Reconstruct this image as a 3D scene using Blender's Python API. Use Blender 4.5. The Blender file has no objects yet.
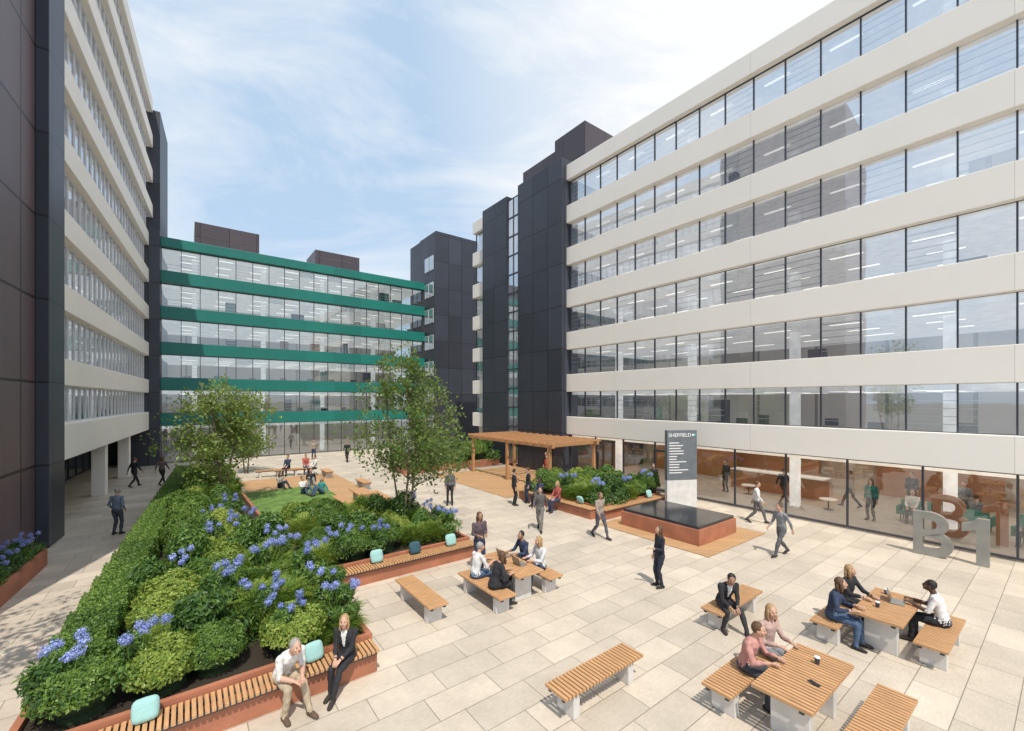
import bpy, bmesh, math, random
from mathutils import Vector, Matrix, kdtree, noise
random.seed(7)
S=bpy.context.scene
COL=S.collection
rad=math.radians
CU,SU=0.797,0.604
TU=math.degrees(math.atan2(SU,CU))
def W(u,v,z=0.0): return Vector((CU*u-SU*v,SU*u+CU*v,z))
# ------------------------------------------------------------------ materials
MATS={}
def nodes(name):
    m=bpy.data.materials.new(name); m.use_nodes=True
    nt=m.node_tree; b=nt.nodes['Principled BSDF']
    return m,nt,b
def N(nt,t,**kw):
    n=nt.nodes.new(t)
    for k,v in kw.items(): setattr(n,k,v)
    return n
def plain(name,col,rough=0.6,metal=0.0,var=0.12,scale=3.0,bump=0.0,bscale=40,spec=0.5,em=0):
    if name in MATS: return MATS[name]
    m,nt,b=nodes(name)
    tc=N(nt,'ShaderNodeTexCoord'); nz=N(nt,'ShaderNodeTexNoise'); nz.inputs['Scale'].default_value=scale; nz.inputs['Detail'].default_value=5
    nt.links.new(tc.outputs['Object'],nz.inputs['Vector'])
    mr=N(nt,'ShaderNodeMapRange'); mr.inputs['From Min'].default_value=.3; mr.inputs['From Max'].default_value=.7
    mr.inputs['To Min'].default_value=1-var; mr.inputs['To Max'].default_value=1+var
    nt.links.new(nz.outputs['Fac'],mr.inputs['Value'])
    hs=N(nt,'ShaderNodeHueSaturation'); hs.inputs['Color'].default_value=(*col,1)
    nt.links.new(mr.outputs['Result'],hs.inputs['Value'])
    nt.links.new(hs.outputs['Color'],b.inputs['Base Color'])
    b.inputs['Roughness'].default_value=rough; b.inputs['Metallic'].default_value=metal
    b.inputs['Specular IOR Level'].default_value=spec
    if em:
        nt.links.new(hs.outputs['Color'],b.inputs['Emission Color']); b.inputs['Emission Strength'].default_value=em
    if bump>0:
        n2=N(nt,'ShaderNodeTexNoise'); n2.inputs['Scale'].default_value=bscale
        nt.links.new(tc.outputs['Object'],n2.inputs['Vector'])
        bp=N(nt,'ShaderNodeBump'); bp.inputs['Strength'].default_value=bump; bp.inputs['Distance'].default_value=.02
        nt.links.new(n2.outputs['Fac'],bp.inputs['Height']); nt.links.new(bp.outputs['Normal'],b.inputs['Normal'])
    MATS[name]=m; return m
def emis(name,col,st):
    m,nt,b=nodes(name)
    b.inputs['Base Color'].default_value=(*col,1); b.inputs['Emission Color'].default_value=(*col,1); b.inputs['Emission Strength'].default_value=st
    return m
def panel(name,col,pw,ph,rough=.45,joint=.02,jc=.4,nv=.12):
    m,nt,b=nodes(name)
    tc=N(nt,'ShaderNodeTexCoord'); sp=N(nt,'ShaderNodeSeparateXYZ'); nt.links.new(tc.outputs['Object'],sp.inputs[0])
    ad=N(nt,'ShaderNodeMath',operation='ADD'); nt.links.new(sp.outputs[0],ad.inputs[0]); nt.links.new(sp.outputs[1],ad.inputs[1])
    cb=N(nt,'ShaderNodeCombineXYZ'); nt.links.new(ad.outputs[0],cb.inputs[0]); nt.links.new(sp.outputs[2],cb.inputs[1])
    br=N(nt,'ShaderNodeTexBrick'); br.offset=0; br.inputs['Scale'].default_value=1
    br.inputs['Brick Width'].default_value=pw; br.inputs['Row Height'].default_value=ph
    br.inputs['Mortar Size'].default_value=joint; br.inputs['Mortar Smooth'].default_value=.1
    br.inputs['Color1'].default_value=(*[c*(1-nv) for c in col],1); br.inputs['Color2'].default_value=(*[min(1,c*(1+nv)) for c in col],1)
    br.inputs['Mortar'].default_value=(*[c*jc for c in col],1)
    nt.links.new(cb.outputs[0],br.inputs['Vector'])
    nz=N(nt,'ShaderNodeTexNoise'); nz.inputs['Scale'].default_value=.7; nz.inputs['Detail'].default_value=6; nt.links.new(tc.outputs['Object'],nz.inputs['Vector'])
    mr=N(nt,'ShaderNodeMapRange'); mr.inputs['To Min'].default_value=1-nv; mr.inputs['To Max'].default_value=1+nv; nt.links.new(nz.outputs['Fac'],mr.inputs['Value'])
    hs=N(nt,'ShaderNodeHueSaturation'); nt.links.new(br.outputs['Color'],hs.inputs['Color']); nt.links.new(mr.outputs['Result'],hs.inputs['Value'])
    nt.links.new(hs.outputs['Color'],b.inputs['Base Color']); b.inputs['Roughness'].default_value=rough
    bp=N(nt,'ShaderNodeBump'); bp.inputs['Strength'].default_value=.4; bp.inputs['Distance'].default_value=.02; bp.invert=True
    nt.links.new(br.outputs['Fac'],bp.inputs['Height']); nt.links.new(bp.outputs['Normal'],b.inputs['Normal'])
    return m
def glass(name,tint,refl,rough=.02,top=.55,veil=0):
    m,nt,b=nodes(name); nt.nodes.remove(b)
    out=nt.nodes['Material Output']
    tr=N(nt,'ShaderNodeBsdfTransparent'); tr.inputs[0].default_value=(*tint,1)
    gl=N(nt,'ShaderNodeBsdfGlossy'); gl.inputs['Roughness'].default_value=rough; gl.inputs[0].default_value=(.95,.97,1,1)
    lw=N(nt,'ShaderNodeLayerWeight'); lw.inputs['Blend'].default_value=.35
    mr=N(nt,'ShaderNodeMapRange'); mr.inputs['To Min'].default_value=refl; mr.inputs['To Max'].default_value=min(1,refl+top)
    nt.links.new(lw.outputs['Fresnel'],mr.inputs['Value'])
    tc=N(nt,'ShaderNodeTexCoord'); nz=N(nt,'ShaderNodeTexNoise'); nz.inputs['Scale'].default_value=.5; nt.links.new(tc.outputs['Object'],nz.inputs['Vector'])
    bp=N(nt,'ShaderNodeBump'); bp.inputs['Strength'].default_value=.05; bp.inputs['Distance'].default_value=.1
    nt.links.new(nz.outputs['Fac'],bp.inputs['Height']); nt.links.new(bp.outputs['Normal'],gl.inputs['Normal'])
    mx=N(nt,'ShaderNodeMixShader'); nt.links.new(mr.outputs['Result'],mx.inputs[0]); nt.links.new(tr.outputs[0],mx.inputs[1]); nt.links.new(gl.outputs[0],mx.inputs[2])
    last=mx
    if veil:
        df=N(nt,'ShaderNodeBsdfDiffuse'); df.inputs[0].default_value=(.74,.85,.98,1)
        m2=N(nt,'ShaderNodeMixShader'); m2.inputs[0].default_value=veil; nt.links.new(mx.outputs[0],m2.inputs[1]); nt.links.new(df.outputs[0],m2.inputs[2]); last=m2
    nt.links.new(last.outputs[0],out.inputs['Surface'])
    return m
def leafm(name,c1,c2,trans=.35):
    m,nt,b=nodes(name); out=nt.nodes['Material Output']
    tc=N(nt,'ShaderNodeTexCoord'); nz=N(nt,'ShaderNodeTexNoise'); nz.inputs['Scale'].default_value=5; nz.inputs['Detail'].default_value=4
    nt.links.new(tc.outputs['Object'],nz.inputs['Vector'])
    oi=N(nt,'ShaderNodeObjectInfo')
    ad=N(nt,'ShaderNodeMath',operation='MULTIPLY_ADD'); ad.inputs[1].default_value=.6; nt.links.new(oi.outputs['Random'],ad.inputs[0])
    mr=N(nt,'ShaderNodeMapRange'); mr.inputs['From Min'].default_value=.3; mr.inputs['From Max'].default_value=.7; mr.inputs['To Max'].default_value=.5
    nt.links.new(nz.outputs['Fac'],mr.inputs['Value']); nt.links.new(mr.outputs['Result'],ad.inputs[2])
    mx=N(nt,'ShaderNodeMix',data_type='RGBA'); mx.inputs[6].default_value=(*c1,1); mx.inputs[7].default_value=(*c2,1)
    nt.links.new(ad.outputs[0],mx.inputs[0])
    nt.links.new(mx.outputs[2],b.inputs['Base Color']); b.inputs['Roughness'].default_value=.42
    tl=N(nt,'ShaderNodeBsdfTranslucent'); nt.links.new(mx.outputs[2],tl.inputs[0])
    ms=N(nt,'ShaderNodeMixShader'); ms.inputs[0].default_value=trans
    nt.links.new(b.outputs[0],ms.inputs[1]); nt.links.new(tl.outputs[0],ms.inputs[2]); nt.links.new(ms.outputs[0],out.inputs['Surface'])
    return m
def woodm(name,col,axis=0):
    m,nt,b=nodes(name)
    tc=N(nt,'ShaderNodeTexCoord'); mp=N(nt,'ShaderNodeMapping'); mp.inputs['Scale'].default_value=(3,25,25) if axis==0 else (25,3,25)
    nt.links.new(tc.outputs['Object'],mp.inputs[0])
    nz=N(nt,'ShaderNodeTexNoise'); nz.inputs['Scale'].default_value=1; nz.inputs['Detail'].default_value=4; nt.links.new(mp.outputs[0],nz.inputs['Vector'])
    mx=N(nt,'ShaderNodeMix',data_type='RGBA'); mx.inputs[6].default_value=(*[c*.55 for c in col],1); mx.inputs[7].default_value=(*[min(1,c*1.4) for c in col],1)
    nt.links.new(nz.outputs['Fac'],mx.inputs[0]); nt.links.new(mx.outputs[2],b.inputs['Base Color']); b.inputs['Roughness'].default_value=.5
    return m
M_cream=panel('cream_panel',(.86,.825,.77),7.7,40,.6,.006,.6,.03)
M_teal=panel('teal_panel',(.011,.175,.145),2.5,40,.4,.006,.5)
M_navy=panel('navy_panel',(.038,.043,.060),1.6,2.8,.42,.03,.22,.2)
M_plum=panel('plum_panel',(.065,.052,.062),2.2,2.8,.4,.03,.25)
M_plumb=panel('plum_brown_panel',(.125,.088,.098),2.2,2.8,.45,.045,.2)
M_frame=plain('frame_dark',(.045,.05,.065),.4)
M_framel=plain('frame_light',(.65,.65,.66),.4)
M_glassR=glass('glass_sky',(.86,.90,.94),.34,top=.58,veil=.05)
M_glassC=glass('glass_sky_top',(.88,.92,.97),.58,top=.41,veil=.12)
M_glassT=glass('glass_clear',(.70,.77,.78),.20)
M_glassL=glass('glass_left',(.55,.60,.66),.32,veil=.02)
M_glassG=glass('glass_ground',(.92,.92,.90),.13)
M_blind=plain('blind',(.76,.80,.87),.7)
M_floor=plain('office_floor',(.42,.38,.34),.6)
M_ceil=plain('office_ceiling_glow',(.80,.79,.77),.8,em=.55)  # whole ceiling and the columns glow, emission added to brighten the rooms
M_ceilG=plain('lobby_ceiling_glow',(.82,.74,.64),.8,em=.85)  # ceiling glow added to lighten the dark ground floor
M_iwall=panel('office_wall',(.60,.57,.53),3.2,2.8,.8,.08,.4,.2)
M_warm=plain('lobby_wall',(.50,.40,.31),.7)
M_light=emis('light_strip',(1,.96,.88),1.5)
M_wood=woodm('timber_slat',(.53,.30,.145),1)
M_deck=panel('timber_deck',(.50,.30,.15),.16,3,.6,.01,.3)
M_beam=woodm('timber_beam',(.47,.25,.12),0)
M_lining=woodm('timber_lining',(.36,.17,.08),0)
M_terra=plain('terracotta',(.38,.15,.085),.6,var=.18,scale=2,bump=.1)
M_stone=plain('leg_stone',(.60,.58,.55),.5,bump=.05)
M_steel=plain('brushed_steel',(.33,.33,.31),.4,.5)
M_bronze=plain('bronze_reflection_copy',(.40,.17,.08),.5,.1)  # colour of the B1 copies that stand in for the sign's reflection
M_black=plain('black_gloss',(.02,.022,.026),.12)
M_soil=plain('soil',(.03,.022,.014),.95,bump=.5)
M_bark=plain('bark',(.22,.17,.12),.85,var=.4,scale=14,bump=.6)
M_white=plain('white_letters',(.85,.85,.85),.5,var=.02)
M_cush=plain('cushion_teal',(.30,.52,.50),.85,bump=.3)
M_cushd=plain('cushion_navy',(.03,.08,.11),.85,bump=.3)
M_green=plain('chair_green',(.02,.20,.15),.5)
M_L1=leafm('leaf_dark',(.035,.090,.025),(.13,.25,.055),.35)
M_L2=leafm('leaf_mid',(.09,.18,.03),(.25,.38,.065),.4)
M_L3=leafm('leaf_lime',(.21,.31,.045),(.48,.56,.13),.4)
M_LT=leafm('leaf_tree',(.13,.20,.05),(.30,.37,.11),.5)
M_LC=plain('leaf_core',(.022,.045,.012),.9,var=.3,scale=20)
M_blue=leafm('petal_blue',(.22,.28,.62),(.42,.50,.86),.3)
M_grass=plain('lawn_grass',(.12,.21,.045),.9,var=.35,scale=3,bump=.8,bscale=90)
# ------------------------------------------------------------------ mesh builder
class MB:
    def __init__(s): s.v=[];s.f=[];s.m=[];s.mats=[]
    def mi(s,mat):
        if mat not in s.mats: s.mats.append(mat)
        return s.mats.index(mat)
    def quad(s,pts,mat):
        n=len(s.v); s.v+= [tuple(p) for p in pts]; s.f.append(tuple(range(n,n+len(pts)))); s.m.append(s.mi(mat))
    def box(s,x0,x1,y0,y1,z0,z1,mat):
        n=len(s.v)
        s.v+=[(x0,y0,z0),(x1,y0,z0),(x1,y1,z0),(x0,y1,z0),(x0,y0,z1),(x1,y0,z1),(x1,y1,z1),(x0,y1,z1)]
        k=s.mi(mat)
        for q in ((0,3,2,1),(4,5,6,7),(0,1,5,4),(1,2,6,5),(2,3,7,6),(3,0,4,7)):
            s.f.append(tuple(n+i for i in q)); s.m.append(k)
    def tube(s,pts,rs,mat,seg=8):
        k=s.mi(mat); rings=[]
        for i,p in enumerate(pts):
            p=Vector(p); a=Vector(pts[max(0,i-1)]); b=Vector(pts[min(len(pts)-1,i+1)])
            d=(b-a).normalized(); x=Vector((1,0,0))
            if abs(d.z)<.99: x=d.cross(Vector((0,0,1))).normalized()
            y=d.cross(x).normalized(); r=rs[i]; n=len(s.v); rings.append(n)
            for j in range(seg):
                t=2*math.pi*j/seg; q=p+x*math.cos(t)*r+y*math.sin(t)*r; s.v.append(tuple(q))
        for a,b in zip(rings,rings[1:]):
            for j in range(seg):
                s.f.append((a+j,a+(j+1)%seg,b+(j+1)%seg,b+j)); s.m.append(k)
        s.f.append(tuple(rings[0]+j for j in reversed(range(seg)))); s.m.append(k)
        s.f.append(tuple(rings[-1]+j for j in range(seg))); s.m.append(k)
    def prism(s,poly,y0,y1,mat):
        n=len(poly); s.quad([(x,y0,z) for x,z in poly],mat); s.quad([(x,y1,z) for x,z in reversed(poly)],mat)
        for i in range(n):
            a=poly[i];b=poly[(i+1)%n]; s.quad([(a[0],y0,a[1]),(a[0],y1,a[1]),(b[0],y1,b[1]),(b[0],y0,b[1])],mat)
    def mesh(s,name):
        me=bpy.data.meshes.new(name); me.from_pydata(s.v,[],s.f)
        for m in s.mats: me.materials.append(m)
        me.polygons.foreach_set('material_index',s.m); me.update(); return me
def link(o): COL.objects.link(o); return o
def thing(o,label,cat,group=None,kind=None):
    o['label']=label; o['category']=cat
    if group: o['group']=group
    if kind: o['kind']=kind
    return o
def empty(name,label,cat,loc,rz=0,group=None):
    o=bpy.data.objects.new(name,None); o.location=loc; o.rotation_euler=(0,0,rad(rz)); link(o); o.empty_display_size=.3
    return thing(o,label,cat,group)
def mobj(name,mb,parent=None,loc=(0,0,0),rz=0,bevel=0,smooth=False):
    me=mb.mesh(name) if isinstance(mb,MB) else mb
    o=bpy.data.objects.new(name,me); o.location=loc; o.rotation_euler=(0,0,rad(rz)); link(o)
    if parent: o.parent=parent
    if smooth:
        for p in me.polygons: p.use_smooth=True
    if bevel: 
        b=o.modifiers.new('b','BEVEL'); b.width=bevel; b.segments=2; b.limit_method='ANGLE'
    return o
def copy_thing(o,loc,rz=None,label=None,scale=None):
    n=o.copy(); n.location=loc
    if rz is not None: n.rotation_euler=(0,0,rad(rz))
    if scale: n.scale=scale
    if label: n['label']=label
    COL.objects.link(n)
    for c in list(o.children):
        c2=c.copy(); c2.parent=n; COL.objects.link(c2)
        for d in list(c.children):
            d2=d.copy(); d2.parent=c2; COL.objects.link(d2)
    return n
# ------------------------------------------------------------------ people
def ell(bm_v,bm_f,c,r,rot=None,seg=12,rin=8):
    n=len(bm_v); c=Vector(c)
    def T(p):
        p=Vector((p[0]*r[0],p[1]*r[1],p[2]*r[2]))
        if rot is not None: p=rot@p
        return tuple(c+p)
    bm_v.append(T((0,0,1)))
    for i in range(1,rin):
        a=math.pi*i/rin
        for j in range(seg):
            t=2*math.pi*j/seg; bm_v.append(T((math.sin(a)*math.cos(t),math.sin(a)*math.sin(t),math.cos(a))))
    bm_v.append(T((0,0,-1))); last=len(bm_v)-1
    for j in range(seg): bm_f.append((n,n+1+j,n+1+(j+1)%seg))
    for i in range(rin-2):
        a=n+1+i*seg; b=a+seg
        for j in range(seg): bm_f.append((a+j,b+j,b+(j+1)%seg,a+(j+1)%seg))
    a=n+1+(rin-2)*seg
    for j in range(seg): bm_f.append((a+j,last,a+(j+1)%seg))
def loft(V,F,pts,rx,ry,xa,seg=12):
    rings=[]
    for i,p in enumerate(pts):
        p=Vector(p); a=Vector(pts[max(0,i-1)]); b=Vector(pts[min(len(pts)-1,i+1)]); d=(b-a).normalized()
        x=(Vector(xa)-d*d.dot(Vector(xa))).normalized(); y=d.cross(x).normalized(); rings.append(len(V))
        for j in range(seg):
            t=2*math.pi*j/seg; V.append(tuple(p+x*math.cos(t)*rx[i]+y*math.sin(t)*ry[i]))
    for a,b in zip(rings,rings[1:]):
        for j in range(seg): F.append((a+j,a+(j+1)%seg,b+(j+1)%seg,b+j))
    F.append(tuple(rings[0]+j for j in reversed(range(seg)))); F.append(tuple(rings[-1]+j for j in range(seg)))
def ik(a,b,l1,l2,pole):
    a=Vector(a);b=Vector(b);d=b-a;L=d.length
    if L>(l1+l2)*.995: b=a+d.normalized()*(l1+l2)*.995; d=b-a; L=d.length
    x=(l1*l1-l2*l2+L*L)/(2*L); h=math.sqrt(max(0,l1*l1-x*x)); dn=d/L
    p=Vector(pole); p=(p-dn*dn.dot(p)).normalized()
    return a+dn*x+p*h, b
def cloth(c,n): return plain('cloth_%d_%d_%d'%tuple(int(k*255) for k in c),c,.85,var=.18,scale=9,bump=.25,bscale=30)
SK={'light':(.52,.31,.22),'mid':(.34,.19,.12),'dark':(.09,.045,.028)}
HR={'grey':(.30,.28,.26),'blonde':(.36,.23,.11),'brown':(.10,.05,.025),'black':(.012,.010,.010)}
def person(loc,h,pose,top,bot,label,hair='brown',skin='light',inner=None,shoe=(.03,.025,.02),longhair=False,
           lean=0,hands=None,feet=None,look=(0,0),seat=.45,vox=.014,scale=1.0,group='people in the courtyard',short=False):
    if pose=='stand':
        P=Vector((0,0,.94)); ft=feet or [(-.10,-.01,.08),(.11,.02,.08)]; hd=hands or [(-.24,.03,.80),(.24,.05,.80)]; kp=(0,1,0)
    elif pose=='walk':
        P=Vector((0,0,.91)); ft=feet or [(-.08,.33,.09),(.09,-.34,.15)]; hd=hands or [(-.24,-.18,.86),(.24,.26,.90)]; kp=(0,1,.1)
    elif pose=='ground':
        P=Vector((0,0,.13)); ft=feet or [(-.12,.58,.08),(.14,.50,.08)]; hd=hands or [(-.28,-.12,.08),(.16,.38,.45)]; kp=(0,.3,1)
    else:
        P=Vector((0,0,seat+.115)); ft=feet or [(-.11,.47,.08),(.12,.40,.08)]; hd=hands or [(-.10,.34,seat+.17),(.12,.33,seat+.17)]; kp=(0,1,1)
    R=Matrix.Rotation(rad(-lean),3,'X')
    up=R@Vector((0,0,1)); fw=R@Vector((0,1,0)); X=Vector((1,0,0))
    prim=[]
    def add(z):
        V=[];F=[];prim.append((V,F,z)); return V,F
    V,F=add('top'); loft(V,F,[P-up*.04,P+up*.05,P+up*.16,P+up*.29,P+up*.40,P+up*.475,P+up*.51],[.15,.163,.142,.165,.178,.14,.07],[.10,.118,.10,.115,.11,.08,.055],X,16)
    V,F=add('bot'); ell(V,F,P-up*.03,(.163,.125,.11))
    V,F=add('skin'); loft(V,F,[P+up*.46,P+up*.52+fw*.01,P+up*.60+fw*.025],[.062,.056,.054],[.06,.056,.056],X)
    HC=P+up*.67+fw*.035
    RH=Matrix.Rotation(rad(look[0]),3,'Z')@Matrix.Rotation(rad(-look[1]),3,'X')
    def hp(x,y,z): return HC+RH@Vector((x,y,z))
    V,F=add('skin'); ell(V,F,hp(0,-.01,.015),(.074,.093,.10),RH,16,12)
    V,F=add('skin'); ell(V,F,hp(0,.018,-.045),(.058,.070,.070),RH,14,10)
    V,F=add('skin'); ell(V,F,hp(0,.066,-.088),(.026,.022,.022),RH)
    V,F=add('skin'); loft(V,F,[hp(0,.078,.02),hp(0,.094,-.005),hp(0,.104,-.028),hp(0,.088,-.036)],[.008,.011,.016,.010],[.010,.012,.014,.008],RH@X)
    for s in (-1,1):
        V,F=add('skin'); ell(V,F,hp(s*.074,-.008,-.01),(.012,.022,.034),RH)
        V,F=add('skin'); ell(V,F,hp(s*.045,.062,-.028),(.022,.02,.022),RH)
    tips=[]
    for s,hh,ff in ((-1,hd[0],ft[0]),(1,hd[1],ft[1])):
        sh=P+up*.445+X*s*.175; el,wr=ik(sh,hh,.285,.25,(s*.5,-.8,-.7))
        V,F=add('top'); ell(V,F,sh,(.062,.062,.06))
        V,F=add('top'); loft(V,F,[sh,sh.lerp(el,.4),el],[.058,.054,.045],[.058,.054,.045],(.3,.5,1),10)
        V,F=add('top'); ell(V,F,el,(.046,.046,.046))
        V,F=add('skin' if short else 'top'); loft(V,F,[el,el.lerp(wr,.35),el.lerp(wr,.97)],[.045,.043,.032],[.045,.043,.032],(.3,.5,1),10)
        V,F=add('skin'); fd=(wr-el).normalized(); 
        if pose in('sit','ground'): fd=(fd+Vector((0,.3,0))).normalized()
        loft(V,F,[wr-fd*.03,wr+fd*.02,wr+fd*.06,wr+fd*.095],[.022,.032,.040,.038],[.020,.017,.016,.013],(s*-.2,1,.2) if abs(fd.z)>.7 else (1,0,0),10)
        tips.append((wr,fd,s))
        hp_=P+X*s*.09-up*.02; kn,an=ik(hp_,ff,.44,.42,kp)
        V,F=add('bot'); loft(V,F,[hp_,hp_.lerp(kn,.35),hp_.lerp(kn,.8),kn],[.088,.088,.066,.060],[.095,.09,.066,.060],X,12)
        V,F=add('bot'); ell(V,F,kn,(.060,.062,.062))
        V,F=add('bot'); loft(V,F,[kn,kn.lerp(an,.35),kn.lerp(an,.75),kn.lerp(an,1.0)],[.058,.060,.048,.046],[.058,.064,.05,.048],X,12)
        V,F=add('shoe'); 
        fdir=Vector((s*.12,1,0 if ff[2]<.12 else -.55)).normalized()
        ell(V,F,an+Vector((0,-.03,-.035)),(.042,.055,.045)); 
        V,F=add('shoe'); loft(V,F,[an+fdir*-.03+Vector((0,0,-.035)),an+fdir*.06+Vector((0,0,-.035)),an+fdir*.14+Vector((0,0,-.05)),an+fdir*.19+Vector((0,0,-.055))],[.042,.045,.046,.028],[.045,.043,.030,.018],X,12)
    V=[];F=[];kd_pts=[]
    for pv,pf,z in prim:
        n=len(V); V+=pv; F+=[tuple(n+i for i in f) for f in pf]
        for p in pv: kd_pts.append((p,z))
        for f in pf:
            c=sum((Vector(pv[i]) for i in f),Vector())/len(f); kd_pts.append((tuple(c),z))
    me=bpy.data.meshes.new('t'); me.from_pydata(V,[],F); o=bpy.data.objects.new('t',me); COL.objects.link(o)
    bm=bmesh.new(); bm.from_mesh(me); bmesh.ops.recalc_face_normals(bm,faces=bm.faces); bm.to_mesh(me); bm.free()
    r=o.modifiers.new('r','REMESH'); r.mode='VOXEL'; r.voxel_size=vox
    sm=o.modifiers.new('s','SMOOTH'); sm.factor=.5; sm.iterations=2
    dg=bpy.context.evaluated_depsgraph_get(); me2=bpy.data.meshes.new_from_object(o.evaluated_get(dg))
    bpy.data.objects.remove(o); me2.name='person_body'
    kd=kdtree.KDTree(len(kd_pts))
    for i,(p,z) in enumerate(kd_pts): kd.insert(p,i)
    kd.balance()
    zones=['skin','top','bot','shoe','inner','eye','lip']
    cols=[plain('skin_'+skin,SK[skin],.5,var=.06),cloth(top,0),cloth(bot,0),cloth(shoe,0),cloth(inner or top,0),plain('eye_dark',(.02,.015,.015),.2),plain('lip',(.28,.09,.07),.5)]
    ofs=Vector(loc)*3.1
    verts=[]
    for v in me2.vertices:
        co=v.co; _,i,_=kd.find(co); z=kd_pts[i][1]
        if z in('top','bot'):
            q=Vector((co.x*14,co.y*14,co.z*9))+ofs; co=co+v.normal*(noise.noise(q)*.013)
        verts.append(tuple(co))
    faces=[];mi=[]
    iR=R.inverted()
    for p in me2.polygons:
        c=p.center; _,i,_=kd.find(c); z=kd_pts[i][1]
        if z=='top' and inner:
            q=iR@(c-P)
            if q.y>.05 and q.z>.20 and abs(q.x)<.012+.16*(q.z-.20): z='inner'
        faces.append(tuple(p.vertices)); mi.append(zones.index(z))
    bpy.data.meshes.remove(me2)
    def app(V,F,z):
        n=len(verts); verts.extend(V); faces.extend(tuple(n+i for i in f) for f in F); mi.extend([zones.index(z)]*len(F))
    for s in(-1,1):
        V=[];F=[];ell(V,F,hp(s*.030,.0805,.006),(.012,.006,.007),RH,8,6);app(V,F,'eye')
    V=[];F=[];ell(V,F,hp(0,.090,-.058),(.022,.007,.006),RH,8,6);app(V,F,'lip')
    for wr,fd,s in tips:
        pa=(Vector((1,0,0)) if abs(fd.z)<.7 else Vector((0,1,0))); pa=(pa-fd*fd.dot(pa)).normalized(); nn=fd.cross(pa).normalized()
        if nn.z>0: nn=-nn
        if abs(fd.z)>.7: nn=Vector((-s,0,0))
        for k,(off,ln) in enumerate(((.030,.066),(.010,.076),(-.010,.071),(-.030,.056))):
            b=wr+fd*.085+pa*off; m1=b+fd*ln*.5+nn*ln*.12; m2=m1+fd*ln*.35+nn*ln*.38
            V=[];F=[];loft(V,F,[b-fd*.02,m1,m2],[.0095,.009,.0065],[.0095,.009,.0065],pa,6);app(V,F,'skin')
        side=-s if abs(fd.z)<.7 else 1
        b=wr+fd*.035+pa*side*.028; m1=b+fd*.03+pa*side*.022; m2=m1+fd*.028+nn*.008
        V=[];F=[];loft(V,F,[b,m1,m2],[.012,.0105,.008],[.012,.0105,.008],fd.orthogonal(),6);app(V,F,'skin')
    nm=bpy.data.meshes.new('person'); nm.from_pydata(verts,[],faces)
    for m in cols: nm.materials.append(m)
    nm.polygons.foreach_set('material_index',mi); nm.polygons.foreach_set('use_smooth',[True]*len(faces)); nm.update()
    po=bpy.data.objects.new('person',nm); po.location=loc; po.rotation_euler=(0,0,rad(h-90)); po.scale=(scale,)*3; link(po)
    thing(po,label,'person',group)
    V=[];F=[];ell(V,F,hp(0,-.024,.030),(.084,.092,.100),RH,18,12)
    if longhair:
        loft(V,F,[hp(0,-.05,.04),hp(0,-.072,-.04),hp(0,-.075,-.13),hp(0,-.07,-.21)],[.06,.085,.088,.05],[.05,.045,.04,.02],RH@X,12)
        for s in(-1,1): loft(V,F,[hp(s*.06,0,.05),hp(s*.078,.0,-.03),hp(s*.074,-.005,-.13),hp(s*.06,-.01,-.19)],[.02,.02,.022,.01],[.03,.035,.03,.012],RH@X,8)
    V=[tuple(Vector(p)+Vector(noise.noise_vector(Vector(p)*30+Vector(loc)))*.006) for p in V]
    hm=bpy.data.meshes.new('hair'); hm.from_pydata(V,[],F); hm.materials.append(plain('hair_'+hair,HR[hair],.6,var=.3,scale=40,bump=.3,bscale=120)); hm.polygons.foreach_set('use_smooth',[True]*len(F))
    ho=bpy.data.objects.new('hair',hm); link(ho); ho.parent=po
    return po
BK=(.02,.02,.024); NV=(.03,.045,.09); WH=(.66,.66,.65); GY=(.22,.23,.25); BG=(.42,.34,.24); PK=(.50,.25,.22); DN=(.06,.10,.18)
def pw(u,v): p=W(u,v); return (p.x,p.y,0)
person(pw(1.26,7.86),-35,'sit',WH,BG,'grey haired man in white shirt and beige trousers sitting forward','grey','light',lean=34,look=(0,-10),feet=[(-.14,.56,.08),(.16,.36,.08)],hands=[(-.05,.50,.64),(.07,.48,.62)],shoe=(.10,.06,.04),vox=.011,short=True)
person(pw(2.28,7.84),-95,'sit',BK,BK,'blonde woman in black suit sitting with hands in lap','blonde','light',inner=WH,longhair=True,look=(12,-6),lean=8,feet=[(-.02,.60,.08),(.10,.44,.08)],hands=[(-.04,.36,.64),(.06,.35,.64)],vox=.011,scale=.93)
person((3.96,11.5,0),-172,'stand',(.018,.022,.035),(.02,.025,.04),'woman in dark jacket and trousers standing holding phone','brown','light',longhair=True,hands=[(-.08,.26,1.12),(.20,.10,.86)],look=(0,-12),scale=.95)
person((8.65,13.8,0),195,'walk',GY,(.10,.10,.11),'man in grey shirt and dark trousers striding','brown','light',lean=6)
person((9.96,17.5,0),-35,'walk',WH,(.12,.11,.11),'man in pale top walking across the paving','brown','light')
person((.10,20.4,0),10,'stand',BK,BK,'man in black clothes chatting in standing group','black','light',hands=[(-.2,.25,1.05),(.24,.03,.80)])
person((.78,20.9,0),190,'stand',BK,NV,'man in dark jacket chatting in standing group','brown','light',inner=WH)
person((1.08,16.5,0),-100,'walk',(.10,.09,.09),(.16,.15,.14),'person in dark brown coat walking near the planter','brown','light',scale=.98)
person((3.19,15.6,0),-60,'walk',(.30,.24,.20),(.08,.08,.10),'person in brown jacket walking past the raised planter','brown','mid',scale=.98)
person((-14.7,16.0,0),95,'stand',(.16,.20,.26),(.05,.06,.08),'man in blue grey shirt standing with back turned','grey','light',hands=[(-.2,.1,.92),(.2,.1,.92)])
person((-21.7,24.7,0),80,'walk',BK,BK,'man in black suit walking beside the office','brown','light',vox=.018)
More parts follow.
